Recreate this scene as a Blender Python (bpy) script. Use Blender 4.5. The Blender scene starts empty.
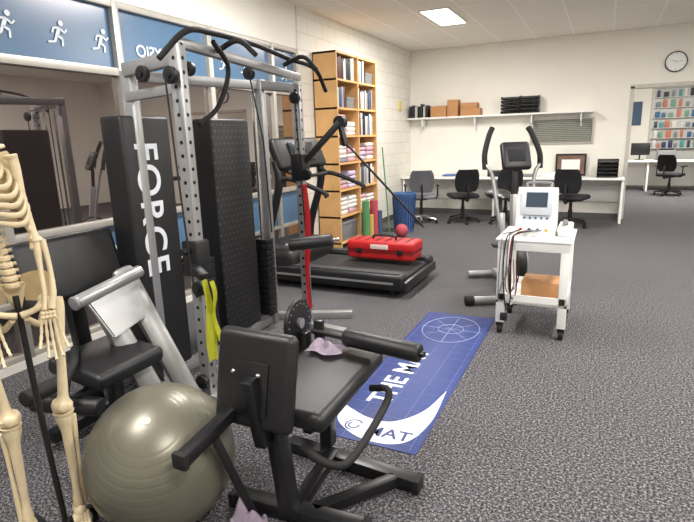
import bpy, bmesh, math, random
from mathutils import Matrix, Vector, Euler
random.seed(3)
D=bpy.data; SC=bpy.context.scene; COL=SC.collection
SC.view_settings.view_transform='Standard'
rad=math.radians
# ------------------------------------------------------------------ helpers
def _l(v):
    v/=255.0
    return v/12.92 if v<=0.04045 else ((v+0.055)/1.055)**2.4
def rgb(c): return (_l(c[0]),_l(c[1]),_l(c[2]),1)
MATS={}
def mat(name,c,rough=0.5,metal=0.0,var=0.06,scale=12,bump=0.0,bscale=80,coat=0.0,spec=0.5):
    if name in MATS: return MATS[name]
    m=D.materials.new(name); m.use_nodes=True; nt=m.node_tree; b=nt.nodes['Principled BSDF']
    tc=nt.nodes.new('ShaderNodeTexCoord'); n=nt.nodes.new('ShaderNodeTexNoise'); n.inputs['Scale'].default_value=scale
    n.inputs['Detail'].default_value=3
    nt.links.new(tc.outputs['Object'],n.inputs['Vector'])
    mx=nt.nodes.new('ShaderNodeMix'); mx.data_type='RGBA'
    col=rgb(c)
    mx.inputs[6].default_value=tuple(x*(1-var*2) for x in col[:3])+(1,)
    mx.inputs[7].default_value=tuple(min(1,x*(1+var*2)) for x in col[:3])+(1,)
    nt.links.new(n.outputs['Fac'],mx.inputs[0]); nt.links.new(mx.outputs[2],b.inputs['Base Color'])
    b.inputs['Roughness'].default_value=rough; b.inputs['Metallic'].default_value=metal
    b.inputs['Coat Weight'].default_value=coat; b.inputs['Specular IOR Level'].default_value=spec
    if bump>0:
        n2=nt.nodes.new('ShaderNodeTexNoise'); n2.inputs['Scale'].default_value=bscale
        nt.links.new(tc.outputs['Object'],n2.inputs['Vector'])
        bp=nt.nodes.new('ShaderNodeBump'); bp.inputs['Strength'].default_value=bump; bp.inputs['Distance'].default_value=0.01
        nt.links.new(n2.outputs['Fac'],bp.inputs['Height']); nt.links.new(bp.outputs['Normal'],b.inputs['Normal'])
    MATS[name]=m; return m
def emis(name,c,s):
    m=D.materials.new(name); m.use_nodes=True; b=m.node_tree.nodes['Principled BSDF']
    b.inputs['Base Color'].default_value=rgb(c); b.inputs['Emission Color'].default_value=rgb(c); b.inputs['Emission Strength'].default_value=s
    return m
ROOT={}
def thing(name,label,cat,loc=(0,0,0),rz=0,group=None):
    o=D.objects.new(name,None); COL.objects.link(o); o.empty_display_size=.1
    o.location=loc; o.rotation_euler=(0,0,rad(rz))
    o['label']=label; o['category']=cat
    if group: o['group']=group
    ROOT[o.name]=Matrix.Translation(loc)@Matrix.Rotation(rad(rz),4,'Z')
    return o
def catmull(pts,res):
    pts=[Vector(p) for p in pts]
    if len(pts)<3: return pts
    out=[]
    for i in range(len(pts)-1):
        p0=pts[i-1] if i>0 else pts[0]*2-pts[1]; p1=pts[i]; p2=pts[i+1]
        p3=pts[i+2] if i+2<len(pts) else pts[-1]*2-pts[-2]
        for k in range(res):
            t=k/res
            out.append(0.5*((2*p1)+(p2-p0)*t+(2*p0-5*p1+4*p2-p3)*t*t+(3*p1-p0-3*p2+p3)*t**3))
    out.append(pts[-1]); return out
class P:
    def __init__(s): s.bm=bmesh.new()
    def _m(s,t,M=None):
        if M is not None: bmesh.ops.transform(t,matrix=M,verts=t.verts)
        me=D.meshes.new('tmp'); t.to_mesh(me); s.bm.from_mesh(me); D.meshes.remove(me); t.free(); return s
    def box(s,c,sz,rot=(0,0,0),bev=0.0,seg=2,M=None):
        t=bmesh.new(); bmesh.ops.create_cube(t,size=1)
        for v in t.verts: v.co=Vector((v.co.x*sz[0],v.co.y*sz[1],v.co.z*sz[2]))
        if bev>0: bmesh.ops.bevel(t,geom=list(t.edges),offset=min(bev,min(sz)*.49),segments=seg,affect='EDGES',profile=.5)
        if M is None: M=Matrix.Translation(c)@Euler([rad(a) for a in rot]).to_matrix().to_4x4()
        return s._m(t,M)
    def bb(s,a,b,bev=0.0,seg=2):
        return s.box([(a[i]+b[i])/2 for i in range(3)],[abs(b[i]-a[i]) for i in range(3)],bev=bev,seg=seg)
    def bar(s,p1,p2,w,h,bev=0.004,up=(0,0,1)):
        p1=Vector(p1);p2=Vector(p2);z=(p2-p1);L=z.length;z.normalize()
        u=Vector(up)
        if abs(u.dot(z))>.98: u=Vector((0,1,0))
        x=u.cross(z).normalized(); y=z.cross(x)
        M=Matrix(((x.x,y.x,z.x,0),(x.y,y.y,z.y,0),(x.z,y.z,z.z,0),(0,0,0,1)))
        M=Matrix.Translation((p1+p2)/2)@M
        return s.box((0,0,0),(w,h,L),bev=bev,M=M)
    def cyl(s,p1,p2,r,r2=None,seg=20,bev=0.0):
        p1=Vector(p1);p2=Vector(p2);d=p2-p1
        t=bmesh.new(); bmesh.ops.create_cone(t,cap_ends=True,segments=seg,radius1=r,radius2=r if r2 is None else r2,depth=d.length)
        if bev>0:
            es=[e for e in t.edges if abs(e.verts[0].co.z-e.verts[1].co.z)<1e-6]
            bmesh.ops.bevel(t,geom=es,offset=bev,segments=3,affect='EDGES',profile=.5)
        return s._m(t,Matrix.Translation((p1+p2)/2)@d.to_track_quat('Z','Y').to_matrix().to_4x4())
    def sph(s,c,r,sc=(1,1,1),rot=(0,0,0),seg=20):
        t=bmesh.new(); bmesh.ops.create_uvsphere(t,u_segments=seg,v_segments=max(8,seg//2+2),radius=r)
        return s._m(t,Matrix.Translation(c)@Euler([rad(a) for a in rot]).to_matrix().to_4x4()@Matrix.Diagonal((*sc,1)))
    def tube(s,pts,r,seg=10,res=6,smooth=True,flat=1.0,closed=False):
        n0=len(pts); rr=r if isinstance(r,(list,tuple)) else [r]*n0
        if closed: pts=list(pts)+[pts[0]]; rr=list(rr)+[rr[0]]; n0+=1
        if smooth and n0>2:
            c=catmull(pts,res); rs=[]
            for i in range(n0-1):
                for k in range(res): t=k/res; t=t*t*(3-2*t); rs.append(rr[i]*(1-t)+rr[i+1]*t)
            rs.append(rr[-1])
        else: c=[Vector(p) for p in pts]; rs=list(rr)
        t=bmesh.new(); rings=[]; nrm=None
        for i,p in enumerate(c):
            a=c[max(0,i-1)]; b=c[min(len(c)-1,i+1)]; d=(b-a)
            if d.length<1e-9: d=Vector((0,0,1))
            d.normalize()
            if nrm is None:
                nrm=Vector((0,0,1)) if abs(d.z)<.9 else Vector((0,1,0))
            nrm=(nrm-d*nrm.dot(d))
            if nrm.length<1e-6: nrm=d.orthogonal()
            nrm.normalize()
            bn=d.cross(nrm)
            rings.append([t.verts.new(p+(nrm*math.cos(2*math.pi*k/seg)*flat+bn*math.sin(2*math.pi*k/seg))*rs[i]) for k in range(seg)])
        for i in range(len(rings)-1):
            for k in range(seg):
                t.faces.new((rings[i][k],rings[i][(k+1)%seg],rings[i+1][(k+1)%seg],rings[i+1][k]))
        t.faces.new(list(reversed(rings[0]))); t.faces.new(rings[-1])
        return s._m(t)
    def poly(s,pts,th,M=None,bev=0):
        t=bmesh.new(); vs=[t.verts.new((p[0],p[1],0)) for p in pts]; f=t.faces.new(vs)
        if th>0:
            r=bmesh.ops.extrude_face_region(t,geom=[f]); 
            for v in [g for g in r['geom'] if isinstance(g,bmesh.types.BMVert)]: v.co.z+=th
        if bev: bmesh.ops.bevel(t,geom=list(t.edges),offset=bev,segments=2,affect='EDGES')
        return s._m(t,M)
    def lathe(s,prof,M=None,seg=28):
        t=bmesh.new(); rings=[]
        for (r,z) in prof:
            rings.append([t.verts.new((max(r,1e-4)*math.cos(2*math.pi*k/seg),max(r,1e-4)*math.sin(2*math.pi*k/seg),z)) for k in range(seg)])
        for i in range(len(rings)-1):
            for k in range(seg): t.faces.new((rings[i][k],rings[i][(k+1)%seg],rings[i+1][(k+1)%seg],rings[i+1][k]))
        bmesh.ops.remove_doubles(t,verts=t.verts,dist=1e-4)
        return s._m(t,M)
    def ring(s,c,r,rt,axis='z',seg=32,sx=1,sy=1):
        pts=[]
        for k in range(seg):
            a=2*math.pi*k/seg; x=r*math.cos(a)*sx; y=r*math.sin(a)*sy
            pts.append({'z':(x,y,0),'x':(0,x,y),'y':(x,0,y)}[axis])
        pts=[Vector(c)+Vector(p) for p in pts]
        return s.tube(pts,rt,seg=8,smooth=False,closed=True)
    def grid(s,fn,nu,nv,th=0.0):
        t=bmesh.new(); V=[[t.verts.new(fn(i/nu,j/nv)) for j in range(nv+1)] for i in range(nu+1)]
        for i in range(nu):
            for j in range(nv): t.faces.new((V[i][j],V[i+1][j],V[i+1][j+1],V[i][j+1]))
        if th>0: bmesh.ops.solidify(t,geom=list(t.faces),thickness=th)
        return s._m(t)
    def obj(s,name,m,parent=None,label=None,cat=None,loc=None,rz=0,group=None,world=True,kind=None,ang=38,rot=None):
        bm=s.bm
        if parent is not None and world:
            r=parent
            while r.parent: r=r.parent
            if r.name in ROOT: bmesh.ops.transform(bm,matrix=ROOT[r.name].inverted(),verts=bm.verts)
        bmesh.ops.recalc_face_normals(bm,faces=bm.faces)
        me=D.meshes.new(name); bm.to_mesh(me); bm.free()
        me.shade_smooth(); me.set_sharp_from_angle(angle=rad(ang))
        o=D.objects.new(name,me); COL.objects.link(o)
        if isinstance(m,(list,tuple)):
            for q in m: me.materials.append(q)
        elif m: me.materials.append(m)
        if parent is not None: o.parent=parent
        if loc is not None: o.location=loc
        if rz: o.rotation_euler=(0,0,rad(rz))
        if rot is not None: o.rotation_euler=[rad(a) for a in rot]
        if label: o['label']=label
        if cat: o['category']=cat
        if group: o['group']=group
        if kind: o['kind']=kind
        return o
def clone(src,loc,rz=0,label=None,scale=None):
    mp={src:src.copy()}
    COL.objects.link(mp[src])
    def rec(a):
        for ch in [c for c in a.children]:
            n=ch.copy(); n.parent=mp[a]; COL.objects.link(n); mp[ch]=n; rec(ch)
    rec(src)
    n=mp[src]; n.location=loc; n.rotation_euler=(0,0,rad(rz))
    if label: n['label']=label
    if scale: n.scale=scale
    return n
def lettering(body,size,m,parent,M,th=0.001,name='lettering',label=None,align='LEFT',space=1.0):
    c=D.curves.new('txt','FONT'); c.body=body; c.size=size; c.extrude=th; c.align_x=align; c.space_character=space; c.offset=size*.014
    t=D.objects.new('txt',c); COL.objects.link(t)
    bpy.context.view_layer.update()
    me=D.meshes.new_from_object(t); D.objects.remove(t)
    me.transform(M)
    if parent is not None:
        r=parent
        while r.parent: r=r.parent
        if r.name in ROOT: me.transform(ROOT[r.name].inverted())
    me.materials.clear(); me.materials.append(m)
    o=D.objects.new(name,me); COL.objects.link(o)
    if parent is not None: o.parent=parent
    if label: o['label']=label
    return o
def basis(o,x,y):
    x=Vector(x).normalized(); y=Vector(y).normalized(); z=x.cross(y)
    return Matrix.Translation(o)@Matrix(((x.x,y.x,z.x,0),(x.y,y.y,z.y,0),(x.z,y.z,z.z,0),(0,0,0,1)))
# ------------------------------------------------------------------ materials
black=mat('black_vinyl',(24,24,26),.40,bump=.15,bscale=300,var=.1)
blackp=mat('black_plastic',(19,19,21),.45)
blackm=mat('black_powder_coat',(22,22,24),.35)
rubber=mat('rubber',(18,18,18),.75)
silver=mat('silver_powder_coat',(158,158,158),.34,metal=.5,var=.03)
steel=mat('chrome',(210,210,210),.18,metal=1,var=.02)
grey=mat('grey_plastic',(120,120,122),.5)
white=mat('white_laminate',(238,237,233),.4,var=.02)
whitem=mat('white_paint_metal',(230,230,226),.35,var=.02)
pine=mat('pine_wood',(214,168,110),.5,var=.12,scale=5)
red=mat('red_plastic',(180,24,28),.5,var=.1)
redb=mat('red_band',(195,25,38),.55)
cream=mat('cream_wall',(238,235,226),.75,var=.02,scale=3,bump=.05)
alu=mat('aluminium_frame',(182,178,170),.4,metal=.3)
bone=mat('ivory_bone',(224,206,170),.45,var=.09,scale=25)
blue=mat('blue_plastic',(70,104,156),.5)
matblue=mat('mat_blue',(36,54,116),.5,var=.05)
matwhite=mat('mat_print_white',(224,228,236),.5)
matline=mat('mat_print_line',(80,100,158),.5)
lime=mat('lime_fabric',(208,210,60),.75)
lilac=mat('lilac_cloth',(196,180,198),.85,bump=.3,bscale=120)
cardb=mat('cardboard',(184,136,92),.8)
darkgrey=mat('dark_grey_fabric',(34,34,38),.9,bump=.3,bscale=400)
greyfab=mat('grey_fabric',(120,120,126),.9,bump=.3,bscale=400)
screen=mat('screen_glass',(60,72,84),.12)
yellow=mat('yellow_plastic',(196,168,86),.5)
green=mat('green_foam',(86,140,90),.7)
pink=mat('pink_foam',(176,70,84),.7)
def brickmat(name,c1,c2,mort,ms,bump,rough=.7,offset=.5,bw=.5,rh=.25,plane='yz'):
    m=D.materials.new(name); m.use_nodes=True; nt=m.node_tree; b=nt.nodes['Principled BSDF']
    g=nt.nodes.new('ShaderNodeNewGeometry'); sp=nt.nodes.new('ShaderNodeSeparateXYZ'); cb=nt.nodes.new('ShaderNodeCombineXYZ')
    nt.links.new(g.outputs['Position'],sp.inputs[0])
    a,bb={'yz':('Y','Z'),'xy':('X','Y'),'xz':('X','Z'),'yx':('Y','X')}[plane]
    nt.links.new(sp.outputs[a],cb.inputs[0]); nt.links.new(sp.outputs[bb],cb.inputs[1])
    br=nt.nodes.new('ShaderNodeTexBrick'); nt.links.new(cb.outputs[0],br.inputs['Vector'])
    br.offset=offset; br.inputs['Scale'].default_value=1
    br.inputs['Brick Width'].default_value=bw; br.inputs['Row Height'].default_value=rh
    br.inputs['Mortar Size'].default_value=ms; br.inputs['Mortar Smooth'].default_value=.2
    br.inputs['Color1'].default_value=rgb(c1); br.inputs['Color2'].default_value=rgb(c2); br.inputs['Mortar'].default_value=rgb(mort)
    nt.links.new(br.outputs['Color'],b.inputs['Base Color']); b.inputs['Roughness'].default_value=rough
    if bump:
        bp=nt.nodes.new('ShaderNodeBump'); bp.inputs['Strength'].default_value=bump; bp.inputs['Distance'].default_value=.01; bp.invert=True
        nt.links.new(br.outputs['Fac'],bp.inputs['Height']); nt.links.new(bp.outputs['Normal'],b.inputs['Normal'])
    return m
brick=brickmat('painted_block',(236,233,224),(232,229,219),(215,211,199),.006,.4,bw=.4,rh=.2)
ceilm=brickmat('ceiling_tiles',(242,239,231),(238,234,225),(252,251,248),.014,0,rough=.9,offset=0,bw=.6,rh=1.2,plane='xy')
perf=brickmat('perforated_black_panel',(58,58,61),(50,50,53),(19,19,21),.016,.0,rough=.5,offset=.5,bw=.046,rh=.042,plane='yz')
def holemat(name,x0,y0):
    m=D.materials.new(name); m.use_nodes=True; nt=m.node_tree; b=nt.nodes['Principled BSDF']
    def M(op,a,bv=None):
        n=nt.nodes.new('ShaderNodeMath'); n.operation=op
        for i,v in enumerate((a,bv)):
            if v is None: continue
            if isinstance(v,(int,float)): n.inputs[i].default_value=v
            else: nt.links.new(v,n.inputs[i])
        return n.outputs[0]
    g=nt.nodes.new('ShaderNodeNewGeometry'); sp=nt.nodes.new('ShaderNodeSeparateXYZ'); nt.links.new(g.outputs['Position'],sp.inputs[0])
    dx=M('ABSOLUTE',M('SUBTRACT',sp.outputs[0],x0)); dy=M('ABSOLUTE',M('SUBTRACT',sp.outputs[1],y0)); l=M('MINIMUM',dx,dy)
    z=M('SUBTRACT',M('MODULO',sp.outputs[2],.07),.035)
    d=M('SQRT',M('ADD',M('MULTIPLY',l,l),M('MULTIPLY',z,z))); h=M('LESS_THAN',d,.0105)
    mx=nt.nodes.new('ShaderNodeMix'); mx.data_type='RGBA'; mx.inputs[6].default_value=rgb((160,160,160)); mx.inputs[7].default_value=rgb((18,18,18))
    nt.links.new(h,mx.inputs[0]); nt.links.new(mx.outputs[2],b.inputs['Base Color']); b.inputs['Metallic'].default_value=.5; b.inputs['Roughness'].default_value=.34
    return m
# carpet
carpet=D.materials.new('carpet'); carpet.use_nodes=True; nt=carpet.node_tree; b=nt.nodes['Principled BSDF']
tc=nt.nodes.new('ShaderNodeTexCoord'); n1=nt.nodes.new('ShaderNodeTexNoise'); n1.inputs['Scale'].default_value=85; n1.inputs['Detail'].default_value=5; n1.inputs['Roughness'].default_value=.85
cr=nt.nodes.new('ShaderNodeValToRGB'); cr.color_ramp.elements[0].position=.40; cr.color_ramp.elements[0].color=rgb((32,31,34)); cr.color_ramp.elements[1].position=.62; cr.color_ramp.elements[1].color=rgb((166,162,164))
e=cr.color_ramp.elements.new(.51); e.color=rgb((74,72,76))
nt.links.new(tc.outputs['Object'],n1.inputs['Vector']); nt.links.new(n1.outputs['Fac'],cr.inputs[0]); nt.links.new(cr.outputs[0],b.inputs['Base Color'])
b.inputs['Roughness'].default_value=.95; b.inputs['Specular IOR Level'].default_value=.15
bp=nt.nodes.new('ShaderNodeBump'); bp.inputs['Strength'].default_value=.5; bp.inputs['Distance'].default_value=.01
nt.links.new(n1.outputs['Fac'],bp.inputs['Height']); nt.links.new(bp.outputs['Normal'],b.inputs['Normal'])
def glassmat(name,c,fac,rough=.02):
    m=D.materials.new(name); m.use_nodes=True; nt=m.node_tree; nt.nodes.clear()
    o=nt.nodes.new('ShaderNodeOutputMaterial'); d=nt.nodes.new('ShaderNodeBsdfDiffuse'); g=nt.nodes.new('ShaderNodeBsdfGlossy'); mx=nt.nodes.new('ShaderNodeMixShader')
    tc=nt.nodes.new('ShaderNodeTexCoord'); n=nt.nodes.new('ShaderNodeTexNoise'); n.inputs['Scale'].default_value=1.5
    cm=nt.nodes.new('ShaderNodeMix'); cm.data_type='RGBA'; col=rgb(c)
    cm.inputs[6].default_value=tuple(x*.9 for x in col[:3])+(1,); cm.inputs[7].default_value=tuple(x*1.1 for x in col[:3])+(1,)
    nt.links.new(tc.outputs['Object'],n.inputs['Vector']); nt.links.new(n.outputs['Fac'],cm.inputs[0]); nt.links.new(cm.outputs[2],d.inputs[0])
    g.inputs['Roughness'].default_value=rough; g.inputs['Color'].default_value=(.9,.82,.80,1)
    mx.inputs[0].default_value=fac; nt.links.new(d.outputs[0],mx.inputs[1]); nt.links.new(g.outputs[0],mx.inputs[2]); nt.links.new(mx.outputs[0],o.inputs[0])
    return m
glass=glassmat('night_window_glass',(44,37,36),.42,.01)
frost=glassmat('blue_frosted_film',(82,116,148),.08,.25)
# ------------------------------------------------------------------ room
WX=-3.5; BY=10.2; CH=3.1
def st(p,name,m,**k): return p.obj(name,m,kind='structure',**k)
st(P().bb((-4.2,-3.2,-.06),(5.2,17.5,0)),'floor',carpet)
st(P().bb((-4.2,-3.2,CH),(5.2,17.5,CH+.08)),'ceiling',ceilm)
st(P().bb((-3.75,5.95,0),(WX,BY+.15,CH)),'wall_left',brick)
st(P().bb((-3.75,-3.2,2.6),(WX-.02,5.95,CH)).bb((-3.75,-3.2,0),(WX-.02,5.95,.06)),'wall_left_window_surround',cream)
st(P().bb((-3.6,BY,0),(.36,BY+.15,CH)).bb((.36,BY,2.2),(2.3,BY+.15,CH)).bb((2.3,BY,0),(5.1,BY+.15,CH)),'wall_back',cream)
st(P().bb((5,-3.2,0),(5.15,17.5,CH)),'wall_right',cream)
st(P().bb((-3.75,-3.2,0),(5.15,-3.05,CH)),'wall_front',cream)
st(P().bb((-.6,17.2,0),(5.15,17.35,CH)),'wall_far',cream)
st(P().bb((-.6,BY+.15,0),(-.45,17.35,CH)),'wall_far_side',cream)
st(P().bb((.325,BY-.02,0),(.385,BY+.17,2.2)).bb((.325,BY-.02,2.17),(2.33,BY+.17,2.23)),'trim_1',mat('door_trim',(196,192,182),.5))
st(P().bb((-3.5,BY-.015,0),(.33,BY,.09)),'baseboard_back',mat('baseboard_grey',(90,88,88),.6))
st(P().bb((WX,5.95,0),(WX+.015,BY,.09)),'baseboard_left',MATS['baseboard_grey'])
muls=[-3.2,-2.3,-1.2,-.1,1.0,2.1,3.2,4.3,5.4,5.95]
for i in range(len(muls)-1):
    a,b2=muls[i],muls[i+1]
    w=st(P().bb((-3.6,a,.9),(-3.57,b2,2.07)).bb((-3.6,a,.06),(-3.57,b2,.46)),'window_%d'%(i+1),glass)
    st(P().bb((-3.6,a,2.07),(-3.568,b2,2.6)).bb((-3.6,a,.46),(-3.568,b2,.9)),'window_%d'%(i+20),frost)
fr=P()
for y in muls[1:]: fr.bb((-3.62,y-.03,.06),(-3.52,y+.03,2.6),bev=.004)
for z,h in ((2.07,.03),(2.58,.03),(.9,.025),(.46,.02),(.07,.03)): fr.bb((-3.615,-3.2,z-h),(-3.525,5.95,z+h),bev=.004)
frame=st(fr,'trim_2',alu)
decw=mat('white_window_film',(225,232,238),.6)
def runner():
    p=P()
    def seg(a,b,w): p.bar((0,a[0],a[1]),(0,b[0],b[1]),w,.002,bev=0,up=(1,0,0))
    p.cyl((-.001,.035,.085),(.001,.035,.085),.02,seg=14)
    seg((.02,.055),(-.01,-.01),.026)
    seg((.02,.05),(.055,.02),.014); seg((.055,.02),(.08,.045),.012)
    seg((.015,.05),(-.03,.045),.014); seg((-.03,.045),(-.045,.01),.012)
    seg((-.008,-.005),(.035,-.025),.018); seg((.035,-.025),(.03,-.075),.014)
    seg((-.01,-.005),(-.03,-.05),.018); seg((-.03,-.05),(-.085,-.06),.014)
    return p
r0=None
for y in [1.25,1.65,2.32,2.70,3.06,4.55,4.9,5.7]:
    if r0 is None: r0=runner().obj('running_figure_decal',decw,cat='window decal',label='white running figure film on blue frosted glass',loc=(-3.56,y,2.28),group='running figures on the window band'); r0.scale=(1,.95,.95)
    else:
        o=r0.copy(); o.location=(-3.56,y,2.28); COL.objects.link(o)
for bod,yy,zz,sz in [('PHYSIO',3.86,2.22,.135),('PHYSIO',.75,2.22,.135),('COMMUNITY',3.35,.62,.14)]:
    t2=lettering(bod,sz,decw,None,basis((-3.562,yy,zz),(0,-1,0),(0,0,1)),name='window_lettering')
    t2['label']='white reversed lettering on blue frosted window film'; t2['category']='window lettering'
# ------------------------------------------------------------------ ceiling lights
lampm=emis('light_diffuser',(255,252,246),6)
for i,(x,y) in enumerate([(-2.12,7.6),(-2.12,4.0),(-2.12,.4),(.9,6.8),(.9,3.4),(.9,0),(3.4,5.2),(3.4,1.4),(1.6,13.6)]):
    t=thing('ceiling_light','recessed rectangular fluorescent ceiling panel switched on','ceiling light',(x,y,CH),group='ceiling light panels')
    P().bb((-.2,-.52,-.012),(.2,.52,0),bev=.004).obj('frame',whitem,t,world=False)
    P().bb((-.18,-.5,-.016),(.18,.5,-.010)).obj('diffuser',lampm,t,world=False)
    L=D.lights.new('panel_lamp','AREA'); L.shape='RECTANGLE'; L.size=.36; L.size_y=1.0; L.energy=92 if i<8 else 220; L.color=(1,.968,.925)
    lo=D.objects.new('panel_lamp',L); lo.location=(x,y,CH-.02); COL.objects.link(lo)
w=D.worlds.new('w'); SC.world=w; w.use_nodes=True; w.node_tree.nodes['Background'].inputs[0].default_value=(.05,.05,.055,1)
# ------------------------------------------------------------------ bookcase
bc=thing('bookcase','tall open pine bookcase against the painted block wall','bookcase',(-3.32,6.93,0))
y0,y1,x0,x1,ht=6.28,7.6,-3.49,-3.15,2.6
P().bb((x0,y0,0),(x1,y0+.025,ht)).bb((x0,y1-.025,0),(x1,y1,ht)).bb((x0,6.93,0),(x1,6.955,ht)).obj('side_panel',pine,bc)
P().bb((x0,y0,0),(x0+.01,y1,ht)).obj('back_panel',pine,bc)
zs=[.08,.44,.8,1.16,1.52,1.88,2.24,2.575]
for z in zs: P().bb((x0,y0,z),(x1-.005,y1,z+.025)).obj('shelf',pine,bc)
bookcols=[mat('book_%d'%i,c,.6) for i,c in enumerate([(40,44,60),(90,40,46),(225,222,215),(60,84,110),(30,30,34),(200,196,190),(190,186,175),(150,150,155)])]
towelc=[mat('towel_%d'%i,c,.9,bump=.4) for i,c in enumerate([(228,224,218),(186,172,196),(122,130,150),(215,210,205),(190,150,160)])]
random.seed(11)
for ci,(ya,yb) in enumerate([(6.31,6.92),(6.96,7.57)]):
    for zi in range(7):
        z=zs[zi]+.0255
        kind=['box','towel','towel','towel','towel','stack','book'][zi] if ci==0 else ['box','towel','book','towel','book','book','stack'][zi]
        if kind=='book':
            y=ya+.02
            while y<yb-.07:
                w_=random.uniform(.025,.06); h=random.uniform(.23,.315); dd=random.uniform(.2,.26)
                P().bb((-dd,0,0),(0,w_,h),bev=.003).obj('book',random.choice(bookcols),cat='book',label='upright book or folder on a pine shelf',loc=(x1-.03,y,z),group='books in the pine bookcase')
                y+=w_+.003
                if random.random()<.08: y+=.05
        elif kind=='towel':
            for c in range(2):
                hh=z
                tcol=random.choice(towelc)
                for k in range(random.choice([3,4,4])):
                    th=random.uniform(.05,.07)
                    P().box((0,0,th/2),(.25,.26,th),bev=.024,seg=3).obj('folded_towel',tcol if random.random()<.6 else random.choice(towelc),cat='towel',label='folded towel stacked on a pine shelf',loc=(x1-.16,ya+.16+c*.3,hh),rz=random.uniform(-4,4),group='folded towels in the bookcase')
                    hh+=th
        elif kind=='stack':
            y=ya+.02
            for k in range(5):
                w_=random.uniform(.03,.06); h=random.uniform(.24,.31)
                P().bb((-.24,0,0),(0,w_,h),bev=.003).obj('book',random.choice(bookcols),cat='book',label='upright book or folder on a pine shelf',loc=(x1-.03,y,z),group='books in the pine bookcase')
                y+=w_+.003
            hb=random.uniform(.14,.22)
            P().box((0,0,hb/2),(.24,.24,hb),bev=.006).box((0,0,hb-.02),(.25,.25,.035),bev=.004).obj('storage_box',random.choice([cardb,white,grey]),cat='box',label='small lidded storage box on a pine shelf',loc=(x1-.16,yb-.15,z),group='storage boxes in the bookcase')
        else:
            P().box((0,0,.13),(.26,.5,.26),bev=.008).box((0,0,.24),(.27,.51,.05),bev=.006).obj('storage_box',[grey,blue][ci],cat='box',label='plastic storage box with lid on bottom shelf',loc=(x1-.16,(ya+yb)/2,z),group='storage boxes in the bookcase')
# ------------------------------------------------------------------ desk and wall shelf
dk=thing('desk','long white laminate desk along the cream wall','desk',(-1.6,9.9,0))
P().bb((WX+.02,9.58,.715),(.34,BY-.01,.745),bev=.003).obj('desktop',white,dk)
for x in (-3.46,-1.75,.30): P().bb((x,9.62,0),(x+.035,BY-.02,.715)).obj('side_panel',white,dk)
P().bb((-3.4,BY-.06,.3),(.3,BY-.03,.715)).obj('modesty_panel',white,dk)
sh=thing('wall_shelf','long white wall shelf above the desk','shelf',(-1.9,10.05,1.82))
P().bb((WX+.02,9.93,1.82),(-.2,BY-.001,1.85),bev=.002).obj('board',white,sh)
for x in (-3.2,-2.2,-1.2,-.4): P().bb((x,9.97,1.68),(x+.02,BY-.001,1.82)).bb((x,BY-.02,1.6),(x+.02,BY-.001,1.82)).obj('bracket',whitem,sh)
st(P().bb((-1.22,BY-.03,1.3),(-.18,BY-.001,1.33)).bb((-1.22,BY-.03,1.72),(-.18,BY-.001,1.75)).bb((-1.22,BY-.03,1.33),(-1.19,BY-.001,1.72)).bb((-.21,BY-.03,1.33),(-.18,BY-.001,1.72)),'trim_3',alu)
st(P().bb((-1.19,BY-.012,1.33),(-.21,BY-.001,1.72)),'window_40',mat('pass_window',(120,125,120),.2))
bl=P()
for k in range(12): bl.bar((-1.18,BY-.02,1.345+k*.032),(-.22,BY-.02,1.345+k*.032),.003,.022,bev=0,up=(0,.6,.8))
bl.obj('window_blind',mat('blind_slat',(150,152,140),.6),label='grey venetian blind in small wall window',cat='blind')
for k in range(7):
    w_=random.uniform(.03,.05); P().bb((0,0,0),(w_,.2,random.uniform(.2,.26)),bev=.003).obj('binder',[blackp,bookcols[0],bookcols[6]][k%3],cat='binder',label='upright office binder on the white wall shelf',loc=(-3.44+k*.055,9.96,1.8505),group='binders on the wall shelf')
for (x,w_,h,c,z) in [(-3.02,.3,.2,cardb,0),(-2.7,.2,.3,cardb,0),(-2.45,.36,.13,cardb,0),(-2.45,.3,.1,cardb,.131)]:
    P().box((w_/2,.1,h/2),(w_,.2,h),bev=.003).box((w_/2,-.0005,h/2),(.05,.002,h)).obj('cardboard_box',c,cat='box',label='small brown cardboard box on the wall shelf',loc=(x,9.96,1.8505+z),group='cardboard boxes on the wall shelf')
def tray(loc,n,w_,label):
    t=thing('document_tray',label,'document tray',loc)
    for k in range(n):
        z=k*.062
        P().bb((0,0,z),(w_,.22,z+.005)).bb((0,0,z),(.006,.22,z+.05)).bb((w_-.006,0,z),(w_,.22,z+.05)).bb((0,.214,z),(w_,.22,z+.05)).bb((0,0,z),(w_,.006,z+.02)).obj('tray',blackp,t,world=False)
        P().bb((.01,.01,z+.006),(w_-.01,.2,z+.014)).obj('paper',white,t,world=False)
    P().bb((w_/2-.005,.2,0),(w_/2+.005,.22,n*.062-.02)).bb((0,.19,0),(.008,.21,n*.062-.02)).bb((w_-.008,.19,0),(w_,.21,n*.062-.02)).obj('post',blackp,t,world=False)
tray((-1.72,9.95,1.8505),5,.32,'black stacked document trays on the wall shelf')
tray((-1.38,9.95,1.8505),5,.3,'black stacked document trays beside another set')
tray((-.08,9.75,.7455),5,.32,'black stacked document trays on the desk end')
pf=thing('picture_frame','black framed certificate leaning on the wall above the desk','picture frame',(-.5,10.12,.746))
P().bb((-.76,10.13,.747),(-.26,10.15,.777)).bb((-.76,10.13,1.10),(-.26,10.15,1.13)).bb((-.76,10.13,.777),(-.73,10.15,1.10)).bb((-.29,10.13,.777),(-.26,10.15,1.10)).obj('frame',blackp,pf)
P().bb((-.73,10.135,.777),(-.29,10.145,1.10)).obj('print',mat('print_brown',(120,90,78),.5,var=.3,scale=9),pf)
P().bb((-.66,10.132,.85),(-.36,10.136,1.03)).obj('certificate',white,pf)
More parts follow.
